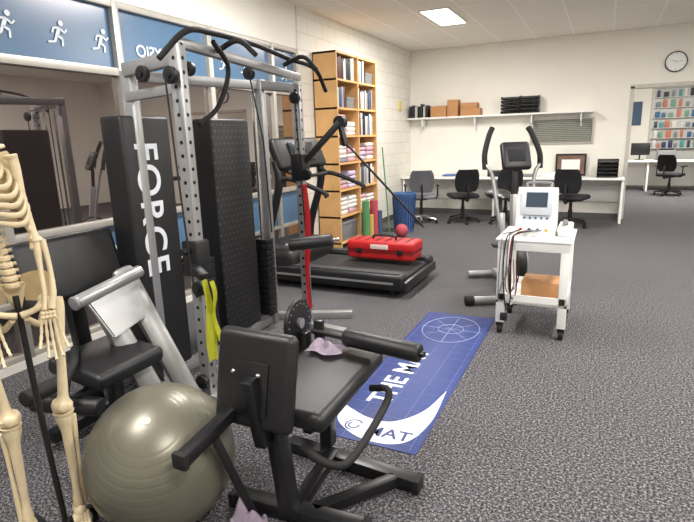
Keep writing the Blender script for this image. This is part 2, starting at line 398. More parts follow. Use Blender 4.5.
for i,(x,y,h) in enumerate([(-3.2,9.85,.06),(-2.75,9.9,.03),(-2.3,9.8,.05),(-1.35,9.85,.04),(-.95,9.8,.08),(-1.9,9.9,.1)]):
    P().bb((0,0,0),(.22,.3,h),bev=.002).obj('paper_stack',[white,blue,white,grey,white,blackp][i],cat='paper stack',label='stack of papers on the white desk',loc=(x,y-.04,.7455),rz=random.uniform(-6,6),group='paper stacks on the desk')
# clock
CZ=2.54; CX=.93
ck=thing('wall_clock','round white wall clock with thin dark rim','clock',(CX,BY,CZ))
RX=Matrix.Translation((CX,BY-.001,CZ))@Matrix.Rotation(rad(90),4,'X')
P().lathe([(0,0),(.15,0),(.157,.01),(.157,.035),(.143,.04),(.143,.03)],RX).obj('rim',blackp,ck)
P().lathe([(0,.028),(.143,.028)],RX).obj('dial',whitem,ck)
h=P()
for k in range(12):
    a=k*math.pi/6; h.bar((CX+.115*math.sin(a),BY-.032,CZ+.115*math.cos(a)),(CX+.132*math.sin(a),BY-.032,CZ+.132*math.cos(a)),.008,.002,bev=0)
h.obj('hour_marks',blackp,ck)
P().bar((CX,BY-.034,CZ),(CX-.06,BY-.034,CZ+.03),.01,.002,bev=0).obj('hour_hand',blackp,ck)
P().bar((CX,BY-.036,CZ),(CX+.09,BY-.036,CZ+.01),.007,.002,bev=0).obj('minute_hand',blackp,ck)
P().bb((WX,9.5,1.98),(WX+.02,9.64,2.16),bev=.004).obj('wall_control',mat('cream_plastic',(225,205,120),.5),cat='wall control',label='small yellowed plastic control box on block wall')
# ------------------------------------------------------------------ office chair
def office_chair(loc,rz,fab,label,arms=False,basem=None,group=None):
    basem=basem or blackp
    t=thing('office_chair',label,'office chair',loc,rz,group)
    b=P()
    for k in range(5):
        a=2*math.pi*k/5+.3; b.tube([(0,0,.12),(.15*math.cos(a),.15*math.sin(a),.10),(.28*math.cos(a),.28*math.sin(a),.075)],[.03,.024,.016],seg=8,res=3)
    b.cyl((0,0,.07),(0,0,.16),.035); b.obj('star_base',basem,t,world=False)
    for k in range(5):
        a=2*math.pi*k/5+.3; x,y=.28*math.cos(a),.28*math.sin(a); s_,c_=math.sin(a),math.cos(a)
        P().cyl((x-.022*s_,y+.022*c_,.027),(x+.022*s_,y-.022*c_,.027),.027,bev=.005,seg=16).cyl((x,y,.03),(x,y,.08),.008,seg=8).obj('caster',rubber,t,world=False)
    P().cyl((0,0,.14),(0,0,.42),.025).cyl((0,0,.14),(0,0,.28),.034).obj('gas_column',blackm,t,world=False)
    P().box((0,0,.43),(.2,.2,.03),bev=.008).tube([(0,.1,.43),(0,.27,.42),(0,.31,.5),(0,.28,.7)],.018,seg=8,flat=1.6).obj('mechanism',blackm,t,world=False)
    P().box((0,-.02,.475),(.47,.46,.075),bev=.035,seg=4).obj('seat',fab,t,world=False)
    P().grid(lambda u,v:(( (u-.5)*.42*(1-.25*abs(2*v-1)**3)),.25+.10*v*.6-(abs(2*u-1)**2)*.05-.02*math.sin(v*math.pi),.56+.38*v),12,10,.045).obj('backrest',fab,t,world=False,ang=60)
    if arms:
        for s_ in (-1,1): P().tube([(s_*.2,.05,.44),(s_*.27,.05,.46),(s_*.28,.05,.6),(s_*.28,.04,.66)],.014,seg=8).box((s_*.28,0,.675),(.055,.26,.03),bev=.012).obj('armrest',blackp,t,world=False)
    return t
office_chair((-2.84,8.85,0),200,greyfab,'grey fabric office chair with armrests and chrome base by the desk',arms=True,basem=steel)
c1=office_chair((-2.16,9.1,0),-150,darkgrey,'black fabric office chair pulled up to the white desk',group='black office chairs at the desk')
clone(c1,(-1.45,9.2,0),205,'black fabric office chair partly behind the exercise bike')
clone(c1,(-.42,9.15,0),165,'black fabric office chair near the end of the desk')
office_chair((1.42,14.2,0),150,darkgrey,'black office chair with armrests in the adjoining room',arms=True)
# ------------------------------------------------------------------ adjoining room
d2=thing('desk','white reception desk in the adjoining room','desk',(1.0,15.4,0))
P().bb((-.2,15.0,.72),(2.2,15.7,.76),bev=.004).obj('desktop',white,d2)
for x in (-.15,1.0,2.15): P().bb((x,15.05,0),(x+.04,15.65,.72)).obj('side_panel',white,d2)
P().bb((-.1,15.6,.1),(2.15,15.62,.72)).obj('modesty_panel',white,d2)
mo=thing('computer_monitor','black computer monitor on the adjoining room desk','monitor',(.8,15.4,.76))
P().bb((.62,15.4,.88),(1.05,15.44,1.18),bev=.008).obj('display',blackp,mo); P().cyl((.83,15.44,.77),(.83,15.44,.95),.02).box((.83,15.44,.768),(.2,.15,.014)).obj('stand',blackp,mo)
printer=thing('printer','dark office printer on the adjoining room desk','printer',(1.4,15.4,.76))
P().bb((1.2,15.15,.761),(1.6,15.55,1.0),bev=.02).obj('body',grey,printer); P().bb((1.25,15.2,1.0),(1.55,15.5,1.04),bev=.01).obj('lid',blackp,printer)
dp=thing('display_panel','pale display panel with hanging rows of products','display stand',(1.6,17.1,1.2))
P().bb((1.1,17.12,.7),(4.2,17.19,2.9),bev=.004).obj('board',mat('panel_grey',(200,202,198),.5),dp)
rows=(1.0,1.27,1.54,1.81,2.08,2.35,2.6)
for z in rows: P().bb((1.15,17.0,z-.01),(4.1,17.13,z),bev=.003).obj('shelf',white,dp)
pc=[mat('product_%d'%i,c,.5) for i,c in enumerate([(40,96,140),(70,150,150),(220,216,210),(36,36,40),(120,126,134),(110,150,120),(50,54,84),(30,60,100),(196,110,80)])]
random.seed(8)
for z in rows:
    x=1.2
    while x<2.9:
        w_=random.uniform(.06,.12); hgt=random.uniform(.12,.22)
        P().box((w_/2,.04,hgt/2),(w_,.05,hgt),bev=.006).box((w_/2,.013,hgt*.6),(w_*.7,.004,hgt*.3)).obj('product_box',random.choice(pc),cat='product',label='small packaged product on a display shelf',loc=(x,17.0,z+.0005),group='products on the display panel')
        x+=w_+random.uniform(.03,.10)
P().bb((-.002,-.14,-.3),(0,.14,.3)).bb((-.006,-.16,-.32),(-.002,.16,.32)).obj('wall_poster',MATS['book_3'],cat='poster',label='narrow blue poster on adjoining room wall',loc=(.72,17.19,1.95),rz=90)
# ------------------------------------------------------------------ waste bin, foam rollers
bn=thing('laundry_bin','tall blue slatted plastic laundry bin on carpet','bin',(-2.84,7.95,0))
P().lathe([(0,.01),(.14,.01),(.145,0),(.15,.02),(.185,.58),(.2,.6),(.2,.63),(.18,.63),(.175,.58),(.14,.03),(0,.03)],Matrix.Translation((-2.84,7.95,0))).obj('body',blue,bn)
rb=P()
for k in range(24):
    a=2*math.pi*k/24; rb.bar((-2.84+.155*math.cos(a),7.95+.155*math.sin(a),.05),(-2.84+.186*math.cos(a),7.95+.186*math.sin(a),.57),.012,.008,bev=0)
rb.obj('ribs',mat('blue_dark',(44,66,110),.5),bn)
for i,(x,y,r,hh,m_,nm) in enumerate([(-3.03,6.85,.055,.62,green,'green'),(-3.03,7.0,.055,.40,yellow,'yellow'),(-3.03,7.15,.06,.60,pink,'dark pink'),(-3.03,7.32,.06,.42,MATS['book_3'],'dark blue')]):
    P().lathe([(.02,0),(r,0),(r,hh*.02),(r*.97,hh*.5),(r,hh*.98),(r,hh),(.02,hh),(.02,0)]).obj('foam_roller',m_,cat='foam roller',label=nm+' foam roller standing beside the bookcase',loc=(x,y,0),group='foam rollers by the bookcase')
P().sph((0,0,.10),.10).ring((0,0,.10),.10,.003).obj('medicine_ball',pink,cat='medicine ball',label='small dark pink medicine ball on the carpet by the bin',loc=(-2.72,7.5,0))
P().tube([(0,0,0.0),(-.05,-.01,.7),(-.10,-.02,1.35)],.011,seg=8).obj('exercise_stick',green,cat='exercise stick',label='thin green exercise stick leaning against the bookcase',loc=(-2.98,7.66,.006))
# ------------------------------------------------------------------ treadmill
tm=thing('treadmill','large black treadmill standing near the window wall','treadmill',(-2.45,4.95,0))
P().bb((-3.3,4.62,.06),(-1.62,5.28,.19),bev=.02).obj('deck',blackp,tm)
P().bb((-3.0,4.66,.19),(-1.66,5.24,.2)).cyl((-1.66,4.66,.165),(-1.66,5.24,.165),.036).obj('belt',mat('belt_rubber',(40,40,42),.6),tm)
for y in (4.53,5.37):
    P().box((-2.35,y,.15),(1.5,.17,.17),bev=.04,seg=3).obj('side_rail',blackp,tm)
    P().box((-2.3,y,.236),(1.3,.1,.006)).obj('foot_grip',mat('grip_grey',(60,60,64),.7),tm)
P().box((-1.6,4.95,.12),(.06,.98,.1),bev=.02).obj('rear_cap',blackm,tm)
for y in (4.55,5.35): P().cyl((-1.75,y,0),(-1.75,y,.08),.03).obj('foot',rubber,tm)
P().box((-3.1,4.95,.24),(.6,.98,.32),bev=.1,seg=4).obj('motor_cover',blackp,tm)
for y in (4.5,5.4):
    P().tube([(-3.12,y,.1),(-3.12,y,.5),(-2.95,y,1.05),(-2.98,y,1.3)],[.05,.045,.042,.04],seg=12).obj('upright',blackm,tm)
    P().tube([(-2.97,y,1.1),(-2.8,y,1.12),(-2.45,y,1.0),(-2.4,y,.95)],.025,seg=10).obj('handrail',rubber,tm)
P().box((-2.97,4.95,1.36),(.1,.95,.34),rot=(0,-22,0),bev=.04,seg=3).obj('console',blackp,tm)
P().box((-2.915,4.95,1.385),(.01,.5,.2),rot=(0,-22,0),bev=.004).obj('display',mat('dark_display',(30,34,40),.2),tm)
P().tube([(-2.93,4.6,1.2),(-2.78,4.7,1.14),(-2.78,5.2,1.14),(-2.93,5.3,1.2)],.02,seg=8).obj('front_handle',rubber,tm)
P().box((-2.35,4.439,.15),(1.3,.006,.02)).obj('trim_strip',silver,tm)
# red kit box
bg=thing('tool_box','red rectangular plastic kit box resting on the treadmill deck','box',(-2.05,5.12,.245))
P().box((-2.05,5.12,.29),(.74,.30,.085),bev=.02,seg=3).box((-2.05,5.12,.385),(.76,.32,.11),bev=.03,seg=3).obj('body',red,bg)
P().box((-2.05,5.12,.333),(.765,.325,.008),bev=.002).obj('seam',mat('dark_red',(110,18,22),.7),bg)
for x in (-2.28,-1.82): P().box((x,4.955,.335),(.05,.012,.06),bev=.004).obj('latch',blackp,bg)
P().tube([(-2.18,5.12,.44),(-2.16,5.12,.475),(-1.94,5.12,.475),(-1.92,5.12,.44)],.012,seg=8).obj('handle',blackp,bg)
P().box((-2.05,4.958,.385),(.2,.006,.05),bev=.002).obj('label_patch',mat('patch_white',(220,200,195),.6),bg)
rg=P()
for k in range(6): rg.box((-2.33+k*.112,5.12,.4405),(.03,.24,.008),bev=.003)
rg.obj('lid_ribs',MATS['dark_red'],bg)
# ------------------------------------------------------------------ cable machine
cm=thing('cable_machine','silver and black dual cable gym machine with weight stacks','gym machine',(-2.25,2.85,0))
U=[(-2.4,2.22,1.9),(-2.0,2.18,2.0),(-2.42,3.5,1.96),(-2.07,3.47,1.9)]
for i,(x,y,h_) in enumerate(U):
    hw,hd=(.032,.026) if i==3 else (.035,.03)
    P().bb((x-hw,y-hd,.0),(x+hw,y+hd,h_),bev=.006).obj('upright',holemat('pin_hole_steel_%d'%i,x,y) if i in (1,3) else silver,cm)
P().bar((-2.4,2.2,1.90),(-2.0,2.18,1.93),.05,.07).bar((-2.4,2.2,1.76),(-2.0,2.18,1.78),.04,.05).bar((-2.42,3.5,1.92),(-2.07,3.47,1.87),.05,.07).bar((-2.45,2.25,1.88),(-2.45,3.5,1.92),.06,.06).obj('top_frame',silver,cm)
P().bar((-2.02,2.2,2.01),(-2.07,3.5,1.95),.045,.05).obj('top_crossbar',silver,cm)
P().tube([(-1.95,2.0,1.9),(-1.9,2.15,2.04),(-1.93,2.4,2.07),(-1.95,2.8,2.07),(-1.97,3.2,2.04),(-1.93,3.5,2.0),(-1.95,3.7,1.86)],.015,seg=10).tube([(-2.0,2.5,2.0),(-1.85,2.5,2.04),(-1.75,2.52,1.96)],.015,seg=10).tube([(-2.0,3.2,2.0),(-1.85,3.2,2.04),(-1.75,3.2,1.95)],.015,seg=10).obj('pull_up_bar',rubber,cm)
P().bar((-2.6,2.2,.03),(-1.85,2.18,.03),.07,.06).bar((-2.6,3.5,.03),(-1.85,3.85,.03),.07,.06).bar((-2.1,3.47,.03),(-1.7,3.42,.03),.07,.06).bar((-2.45,2.2,.03),(-2.45,3.5,.03),.07,.06).bar((-2.05,3.3,.03),(-2.0,2.7,.03),.06,.05).obj('base_frame',silver,cm)
P().bb((-2.54,2.10,.1),(-2.37,2.46,1.66),bev=.02,seg=3).obj('weight_shroud',blackp,cm)
P().bb((-2.54,2.84,.1),(-2.37,3.26,1.66),bev=.02,seg=3).obj('weight_shroud',perf,cm)
lettering('FORCE',.235,matwhite,cm,basis((-2.3675,2.175,1.52),(0,0,-1),(0,1,0)),space=1.12)
for yy in (2.66,3.38):
    ws=P()
    for k in range(14): ws.box((-2.4,yy,.14+k*.045),(.14,.1,.041),bev=.003)
    ws.bar((-2.4,yy,.1),(-2.4,yy,.78),.02,.02)
    ws.obj('weight_stack',blackm,cm)
    P().cyl((-2.37,yy-.03,.1),(-2.37,yy-.03,1.85),.01,seg=8).cyl((-2.43,yy+.03,.1),(-2.43,yy+.03,1.85),.01,seg=8).obj('guide_rod',steel,cm)
def pulley(c,ax='y',r=.055):
    d={'y':Vector((0,.014,0)),'x':Vector((.014,0,0))}[ax]; c=Vector(c)
    P().cyl(c-d,c+d,r,bev=.004).cyl(c-d*1.6,c+d*1.6,.014).obj('pulley',blackp,cm)
for c in [(-2.0,2.12,1.84),(-1.95,2.12,.72),(-2.2,2.13,1.86),(-2.05,3.40,1.80),(-1.98,3.40,1.25),(-2.3,2.6,1.94),(-2.15,3.0,1.94),(-2.1,3.3,.12),(-2.0,2.13,.15)]: pulley(c,'y',.042)
P().bb((-2.055,2.125,.78),(-1.945,2.235,.98),bev=.012).cyl((-2.0,2.12,.93),(-2.0,2.07,.93),.018).bar((-2.0,2.13,.85),(-1.88,2.09,.80),.05,.04).obj('carriage',blackp,cm)
P().bb((-2.125,3.415,1.2),(-2.015,3.525,1.4),bev=.012).bar((-2.07,3.47,1.3),(-1.75,3.52,1.62),.05,.04).bar((-1.75,3.52,1.62),(-1.7,3.50,1.45),.035,.035).cyl((-1.75,3.50,1.62),(-1.75,3.56,1.62),.045).obj('carriage',blackp,cm)
P().tube([(-2.0,2.08,1.84),(-1.96,2.06,1.3),(-1.93,2.06,.75)],.005,seg=6).tube([(-2.2,2.12,1.86),(-2.38,2.5,1.96),(-2.4,2.66,1.9),(-2.4,2.66,.75)],.005,seg=6,smooth=False).tube([(-2.15,3.0,1.94),(-2.0,2.9,1.5),(-1.98,2.9,.9)],.005,seg=6,smooth=False).tube([(-2.05,3.4,1.8),(-2.0,3.42,.2)],.005,seg=6).tube([(-2.4,3.38,.75),(-2.4,3.38,1.88),(-2.1,3.4,1.85)],.005,seg=6,smooth=False).obj('cable',rubber,cm)
P().tube([(-1.9,2.35,2.02),(-1.93,2.5,1.9),(-1.98,2.45,1.7),(-2.0,2.3,1.6)],.014,seg=8).obj('rope_handle',rubber,cm)
P().cyl((-1.9,2.98,.80),(-1.62,3.1,.83),.045,bev=.015).obj('roller_pad',black,cm)
P().cyl((-2.07,3.47,.73),(-1.88,3.0,.80),.018).cyl((-1.92,2.97,.80),(-1.58,3.115,.833),.012).obj('roller_arm',steel,cm)
P().tube([(-1.75,3.55,1.5),(-1.5,3.75,1.15),(-1.25,3.95,.8)],.009,seg=8,smooth=False).obj('exercise_bar',blackm,cm)
P().grid(lambda u,v:(-1.855+.012*math.sin(u*5+v*6),2.07+.055*(u-.5)*(1+.5*v)+.02*v,.79-.46*v+.012*math.sin(u*6)),6,20,.005).grid(lambda u,v:(-1.84+.015*math.sin(v*8),2.10+.035*(u-.5)+.015*v,.78-.34*v),4,16,.005).obj('resistance_band',lime,cat='exercise band',label='lime green cloth band hanging from the machine handle',ang=80)
P().grid(lambda u,v:(-1.995+.01*math.sin(v*7),3.38+.05*(u-.5),1.18-.98*v),4,16,.008).grid(lambda u,v:(-1.965+.02*math.sin(v*5),3.35+.04*(u-.5),1.18-.9*v),4,16,.008).obj('resistance_band',redb,cat='exercise band',label='wide red elastic exercise band hanging down the upright',ang=80)
# ------------------------------------------------------------------ seated press machine
sm=thing('seated_press_machine','silver and black seated press gym machine beside the exercise ball','gym machine',(-2.35,1.85,0))
P().box((-2.52,1.78,.88),(.09,.60,.34),rot=(0,-14,0),bev=.035,seg=4).obj('backrest',black,sm)
P().box((-2.22,1.70,.43),(.38,.42,.09),rot=(0,6,0),bev=.035,seg=4).obj('seat',black,sm)
def ovalbar(p,a,b,w_,t_): p.bar(a,b,w_,t_,bev=.028,up=(1,-.4,.2)); return p
ovalbar(P(),(-2.36,1.97,.84),(-2.0,2.04,.08),.12,.065).obj('frame_leg',silver,sm)
ovalbar(P(),(-2.36,1.78,.78),(-2.06,1.88,.08),.12,.065).obj('frame_leg',silver,sm)
P().cyl((-2.26,1.60,.76),(-2.27,2.02,.82),.034,bev=.008).obj('foot_bar',silver,sm)
P().cyl((-2.26,1.585,.758),(-2.26,1.60,.76),.036,bev=.004).obj('end_cap',grey,sm)
P().poly([(0,0),(.34,.02),(.28,-.19),(.05,-.22)],.03,basis((-2.28,1.66,.735),(0,1,.06),(-.5,0,1)),bev=.008).obj('foot_plate',silver,sm)
P().bar((-2.4,1.45,.08),(-2.4,2.02,.08),.07,.06).bar((-2.45,1.8,.05),(-2.0,1.98,.05),.07,.06).bar((-2.22,1.72,.06),(-2.22,1.72,.4),.06,.06).bar((-2.5,1.80,.08),(-2.55,1.78,.85),.06,.08).obj('base_frame',blackm,sm)
P().tube([(-2.35,1.62,.5),(-2.2,1.5,.5),(-2.15,1.42,.46),(-2.15,1.38,.34)],.02,seg=10).cyl((-2.15,1.4,.46),(-2.12,1.2,.47),.035,bev=.006).obj('grip_handle',rubber,sm)
P().cyl((-2.40,1.40,.30),(-2.05,1.50,.30),.045,bev=.012).obj('roller_pad',black,sm)
P().bar((-2.22,1.45,.30),(-2.22,1.70,.34),.04,.04).obj('roller_arm',blackm,sm)
# ------------------------------------------------------------------ exercise ball
ballm=mat('pearl_grey_vinyl',(116,113,99),.36,metal=.35,var=.03)
BC=(-1.505,1.335,.286)
eb=thing('exercise_ball','large pearly grey inflatable exercise ball on carpet','exercise ball',BC)
BM=Matrix.Translation(BC)@Matrix.Rotation(rad(28),4,'X')@Matrix.Rotation(rad(18),4,'Y')
prof=[]
for k in range(0,181):
    a=math.pi*k/180; r=.286
    if 20<k<160 and k%7==0: r=.2852
    prof.append((r*math.sin(a),-r*math.cos(a)))
P().lathe(prof,BM,seg=72).obj('shell',ballm,eb,ang=80)
P().cyl(BM@Vector((0,0,.282)),BM@Vector((0,0,.288)),.014).obj('valve_plug',mat('plug',(190,186,170),.5),eb)
# ------------------------------------------------------------------ leg extension machine
lm=thing('leg_extension_machine','black padded leg extension bench with roller pads','gym machine',(-1.0,1.75,0))
P().box((-1.115,1.47,.63),(.34,.065,.37),rot=(-12,0,0),bev=.03,seg=4).obj('backrest',black,lm)
P().box((-1.115,1.43,.61),(.15,.012,.2),rot=(-12,0,0),bev=.004).obj('back_plate',blackm,lm)
bo=P()
for dx in (-.055,.055):
    for dz in (-.07,.07): bo.sph((-1.115+dx,1.423-dz*.2,.61+dz),.009,seg=8)
bo.obj('bolts',steel,lm)
P().box((-1.04,1.80,.49),(.38,.62,.08),rot=(3,0,0),bev=.032,seg=4).obj('seat',black,lm)
P().cyl((-1.02,2.04,.605),(-.64,1.99,.60),.043,bev=.014).obj('roller_pad',black,lm)
P().cyl((-1.2,2.05,.605),(-.62,1.985,.60),.014).bar((-1.17,2.07,.35),(-1.17,2.06,.66),.045,.03).obj('roller_arm',blackm,lm)
P().cyl((-1.285,2.04,.64),(-1.265,2.04,.64),.115,seg=36,bev=.004).obj('range_disc',blackp,lm)
dh=P()
for k in range(18):
    a=2*math.pi*k/18
    dh.cyl((-1.267,2.04+.095*math.cos(a),.64+.095*math.sin(a)),(-1.2635,2.04+.095*math.cos(a),.64+.095*math.sin(a)),.0045,seg=8)
dh.cyl((-1.27,2.04,.64),(-1.25,2.04,.64),.025)
dh.obj('disc_hole_pattern',silver,lm)
P().bar((-1.02,1.5,.06),(-1.07,1.5,.50),.06,.07).bar((-1.1,1.98,.06),(-1.1,1.98,.46),.06,.06).bar((-1.05,1.5,.42),(-1.1,1.98,.42),.05,.05).bar((-1.08,1.44,.38),(-1.10,1.40,.66),.05,.05).bar((-1.24,2.04,.06),(-1.24,2.04,.6),.05,.05).obj('main_frame',blackm,lm)
P().bar((-1.3,1.95,.035),(-.62,1.9,.035),.07,.055).bar((-1.3,1.52,.035),(-.72,1.56,.035),.07,.055).bar((-1.02,1.5,.04),(-1.06,1.95,.04),.06,.05).bar((-.95,1.56,.04),(-.72,1.88,.04),.05,.045).obj('base_frame',blackm,lm)
for (x,y) in ((-.62,1.9),(-.72,1.56),(-1.3,1.52)): P().box((x,y,.035),(.03,.08,.065),bev=.006).obj('end_cap',rubber,lm)
P().tube([(-.87,1.98,.40),(-.78,1.96,.42),(-.75,1.85,.40),(-.76,1.55,.34),(-.82,1.48,.34),(-.94,1.48,.38)],.016,seg=10).obj('side_handle',rubber,lm)
P().bar((-1.195,1.14,.47),(-1.205,1.5,.51),.05,.05,bev=.008).bar((-1.20,1.47,.51),(-1.1,1.47,.50),.045,.045).obj('rear_lever',blackm,lm)
P().bb((-1.225,1.12,.44),(-1.165,1.145,.50),bev=.008).obj('end_cap',rubber,lm)
P().bar((-1.19,1.3,.46),(-1.13,1.42,.05),.03,.03).obj('rear_strut',blackm,lm)
P().cyl((-1.25,1.58,.52),(-1.25,1.66,.60),.02).bar((-1.2,1.5,.5),(-1.25,1.6,.54),.03,.03).obj('adjustment_lever',rubber,lm)
def crumple(c,sx,sy,hh,seed):
    random.seed(seed); ph=[random.uniform(0,6) for _ in range(6)]
    def fn(u,v):
        x=(u-.5)*sx; y=(v-.5)*sy; e=max(0,1-(2*u-1)**4)*max(0,1-(2*v-1)**4)
        return (c[0]+x+.01*math.sin(v*9+ph[0]),c[1]+y+.012*math.sin(u*8+ph[1]),c[2]+e*hh*(.55+.25*math.sin(u*11+ph[2])+.25*math.sin(v*9+u*5+ph[3])))
    return P().grid(fn,24,18,.004)
crumple((-1.09,1.98,.556),.16,.11,.045,2).obj('cloth',lilac,cat='cloth',label='crumpled lilac cloth lying on the bench seat',ang=80)
crumple((-1.15,1.38,.006),.15,.13,.17,7).obj('cloth',lilac,cat='cloth',label='lilac towel bundled on carpet by the bench base',ang=80)
# ------------------------------------------------------------------ floor mat
fm=thing('floor_mat','long blue printed exercise assessment mat on carpet','floor mat',(-.98,3.18,0))
P().bb((-1.27,2.14,.0005),(-.71,4.22,.004),bev=.001).obj('sheet',matblue,fm)
gl=P()
for k in range(19): gl.bb((-1.25,2.2+k*.11,.0045),(-.73,2.2035+k*.11,.0049))
for k in range(5): gl.bb((-1.24+k*.122,2.16,.0045),(-1.2365+k*.122,4.2,.0049))
for k in range(80): gl.bb((-.735,2.2+k*.025,.0045),(-.722 if k%4 else -.75,2.2025+k*.025,.0049))
gl.obj('grid_lines',matline,fm)
cp=P().ring((-.99,3.86,.0048),.22,.0025,sy=1.3).ring((-.99,3.86,.0048),.1,.002)
for a in range(0,180,45):
    cp.bar((-.99-.24*math.cos(rad(a)),3.86-.26*math.sin(rad(a)),.0048),(-.99+.24*math.cos(rad(a)),3.86+.26*math.sin(rad(a)),.0048),.003,.0006,bev=0)
cp.obj('circle_marking',mat('mat_print_pale',(160,172,206),.5),fm)
lettering('THE MAT',.20,matwhite,fm,basis((-1.01,2.54,.0052),(0,1,0),(-1,0,0)),th=.0003,name='title_lettering')
outer=catmull([(-1.25,2.46,0),(-1.2,2.28,0),(-1.0,2.165,0),(-.8,2.21,0),(-.73,2.45,0),(-.745,2.83,0)],6)
inner=catmull([(-.745,2.83,0),(-.80,2.55,0),(-.92,2.38,0),(-1.06,2.37,0),(-1.18,2.42,0),(-1.25,2.46,0)],6)
P().poly([(p.x,p.y) for p in outer]+[(p.x,p.y) for p in inner[1:-1]],.0004,Matrix.Translation((0,0,.0049))).obj('swoosh_logo',matwhite,fm)
lettering('MAT',.12,matblue,fm,basis((-1.02,2.215,.0058),(1,.05,0),(-.05,1,0)),th=.0003,name='logo_lettering')
sw=P()
for rr_,a0 in ((.045,.6),(.028,2.4)):
    sw.tube([(-1.10+rr_*math.cos(a0+q*.35),2.27+rr_*1.1*math.sin(a0+q*.35),.0056) for q in range(13)],.005,seg=6,smooth=False,flat=.2)
sw.obj('swirl_logo',matblue,fm)
# ------------------------------------------------------------------ trolley
tr=thing('trolley','white two tier trolley on castors holding therapy equipment','trolley',(-.38,4.2,0))
TX,TY=(-.66,-.16),(3.92,4.48); TZ=.745
P().bb((TX[0],TY[0],TZ-.085),(TX[1],TY[1],TZ-.015),bev=.004).obj('top_shelf',white,tr)
P().bb((TX[0]-.015,TY[0]-.015,TZ-.015),(TX[1]+.015,TY[1]+.015,TZ),bev=.004).obj('top_board',white,tr)
P().bb((TX[0],TY[0],.25),(TX[1],TY[1],.27)).bb((TX[0],TY[0],.25),(TX[1],TY[0]+.015,.32)).bb((TX[0],TY[1]-.015,.25),(TX[1],TY[1],.32)).bb((TX[0],TY[0],.25),(TX[0]+.015,TY[1],.32)).bb((TX[1]-.015,TY[0],.25),(TX[1],TY[1],.32)).obj('lower_shelf',white,tr)
for x in TX:
    for y in TY:
        sx=.03 if x==TX[0] else -.03; sy=.03 if y==TY[0] else -.03
        P().bb((x,y,.09),(x+2*sx,y+2*sy,TZ-.08),bev=.003).obj('leg',white,tr)
        P().cyl((x+sx-.018,y+sy,.035),(x+sx+.018,y+sy,.035),.035,bev=.006).bar((x+sx,y+sy,.05),(x+sx,y+sy,.095),.05,.03).obj('castor',rubber,tr)
dv=thing('electrotherapy_unit','white electrotherapy unit with tilted screen and coloured leads','medical device',(-.42,4.15,TZ+.001))
Z=TZ+.001
P().poly([(0,0),(.24,0),(.22,.2),(.16,.34),(.10,.36),(.04,.16),(0,.10)],.28,basis((-.56,4.05,Z),(0,1,0),(0,0,1))).obj('body',whitem,dv)
sl=basis((-.42,4.105,Z+.249),(1,0,0),(0,.287,.958))
P().box((0,0,0),(.22,.19,.012),bev=.004,M=sl@Matrix.Translation((0,0,.006))).obj('bezel',mat('bezel_blue',(188,193,200),.4),dv)
P().box((0,0,0),(.15,.11,.004),M=sl@Matrix.Translation((0,.02,.013))).obj('display',screen,dv)
kb=P()
for k in range(5): kb.cyl((-.50+.04*k,4.072,Z+.139),(-.50+.04*k,4.059,Z+.141),.009,seg=12)
kb.obj('buttons',blue,dv)
for k,mm in enumerate((redb,blackp,blue,yellow)): P().cyl((-.52+.06*k,4.05,Z+.054),(-.52+.06*k,4.035,Z+.054),.012,seg=12).obj('socket',mm,dv)
P().tube([(-.5,4.22,Z+.344),(-.5,4.24,Z+.384),(-.34,4.24,Z+.384),(-.34,4.22,Z+.344)],.01,seg=8).obj('carry_handle',grey,dv)
ld=[('black',rubber,-.60),('white',whitem,-.57),('dark red',MATS['dark_red'],-.56),('grey',grey,-.58),('black',rubber,-.55),('grey',grey,-.63)]
for k,(nm,mm,x) in enumerate(ld):
    P().tube([(-.52+.03*k,4.03,Z+.054),(x+.02,3.96,Z+.034),(x,3.895,Z-.016),(x-.01,3.885,.5-.03*k),(x+.02,3.885,.22+.04*k),(x+.05,3.88,.3+.04*k),(x+.04,3.89,.6)],.005,seg=6).obj('lead_cable',mm,dv,label=nm+' electrode lead hanging over the trolley edge')
P().bb((-.62,3.878,.12),(-.57,3.90,.18),bev=.006).obj('lead_plug',rubber,dv)
un=thing('ultrasound_unit','small white ultrasound therapy unit beside the larger device','medical device',(-.22,4.2,Z))
P().box((-.215,4.22,Z+.042),(.1,.22,.084),bev=.015,seg=3).obj('body',whitem,un); P().cyl((-.215,4.16,Z+.084),(-.215,4.10,Z+.115),.02,bev=.004).obj('probe',grey,un)
P().box((0,0,.06),(.3,.26,.12),bev=.003).box((0,0,.1205),(.04,.26,.001)).obj('cardboard_box',cardb,cat='box',label='brown cardboard box on the lower trolley shelf',loc=(-.35,4.2,.2705))
# ------------------------------------------------------------------ exercise bike
bk=thing('exercise_bike','silver and black exercise bike with upright moving arms','exercise bike',(-.74,5.12,0),rz=27)
P().cyl((-.46,-.42,.045),(.30,-.42,.045),.035,bev=.008).obj('front_stabiliser',silver,bk,world=False)
for s_ in (-.5,.34): P().cyl((s_-.04,-.42,.045),(s_+.04,-.42,.045),.045,bev=.01).obj('end_cap',rubber,bk,world=False)
P().cyl((-.28,.5,.045),(.28,.5,.045),.035,bev=.008).obj('rear_stabiliser',silver,bk,world=False)
P().bar((0,-.42,.07),(0,.5,.07),.06,.07).bar((0,-.15,.1),(0,-.05,.95),.07,.09).bar((0,.25,.1),(0,.34,.72),.06,.07).obj('frame',silver,bk,world=False)
P().cyl((-.05,-.12,.32),(.05,-.12,.32),.22,seg=40,bev=.02).obj('flywheel_cover',blackp,bk,world=False)
P().ring((.055,-.12,.32),.18,.012,axis='x').ring((-.055,-.12,.32),.18,.012,axis='x').obj('cover_ring',silver,bk,world=False)
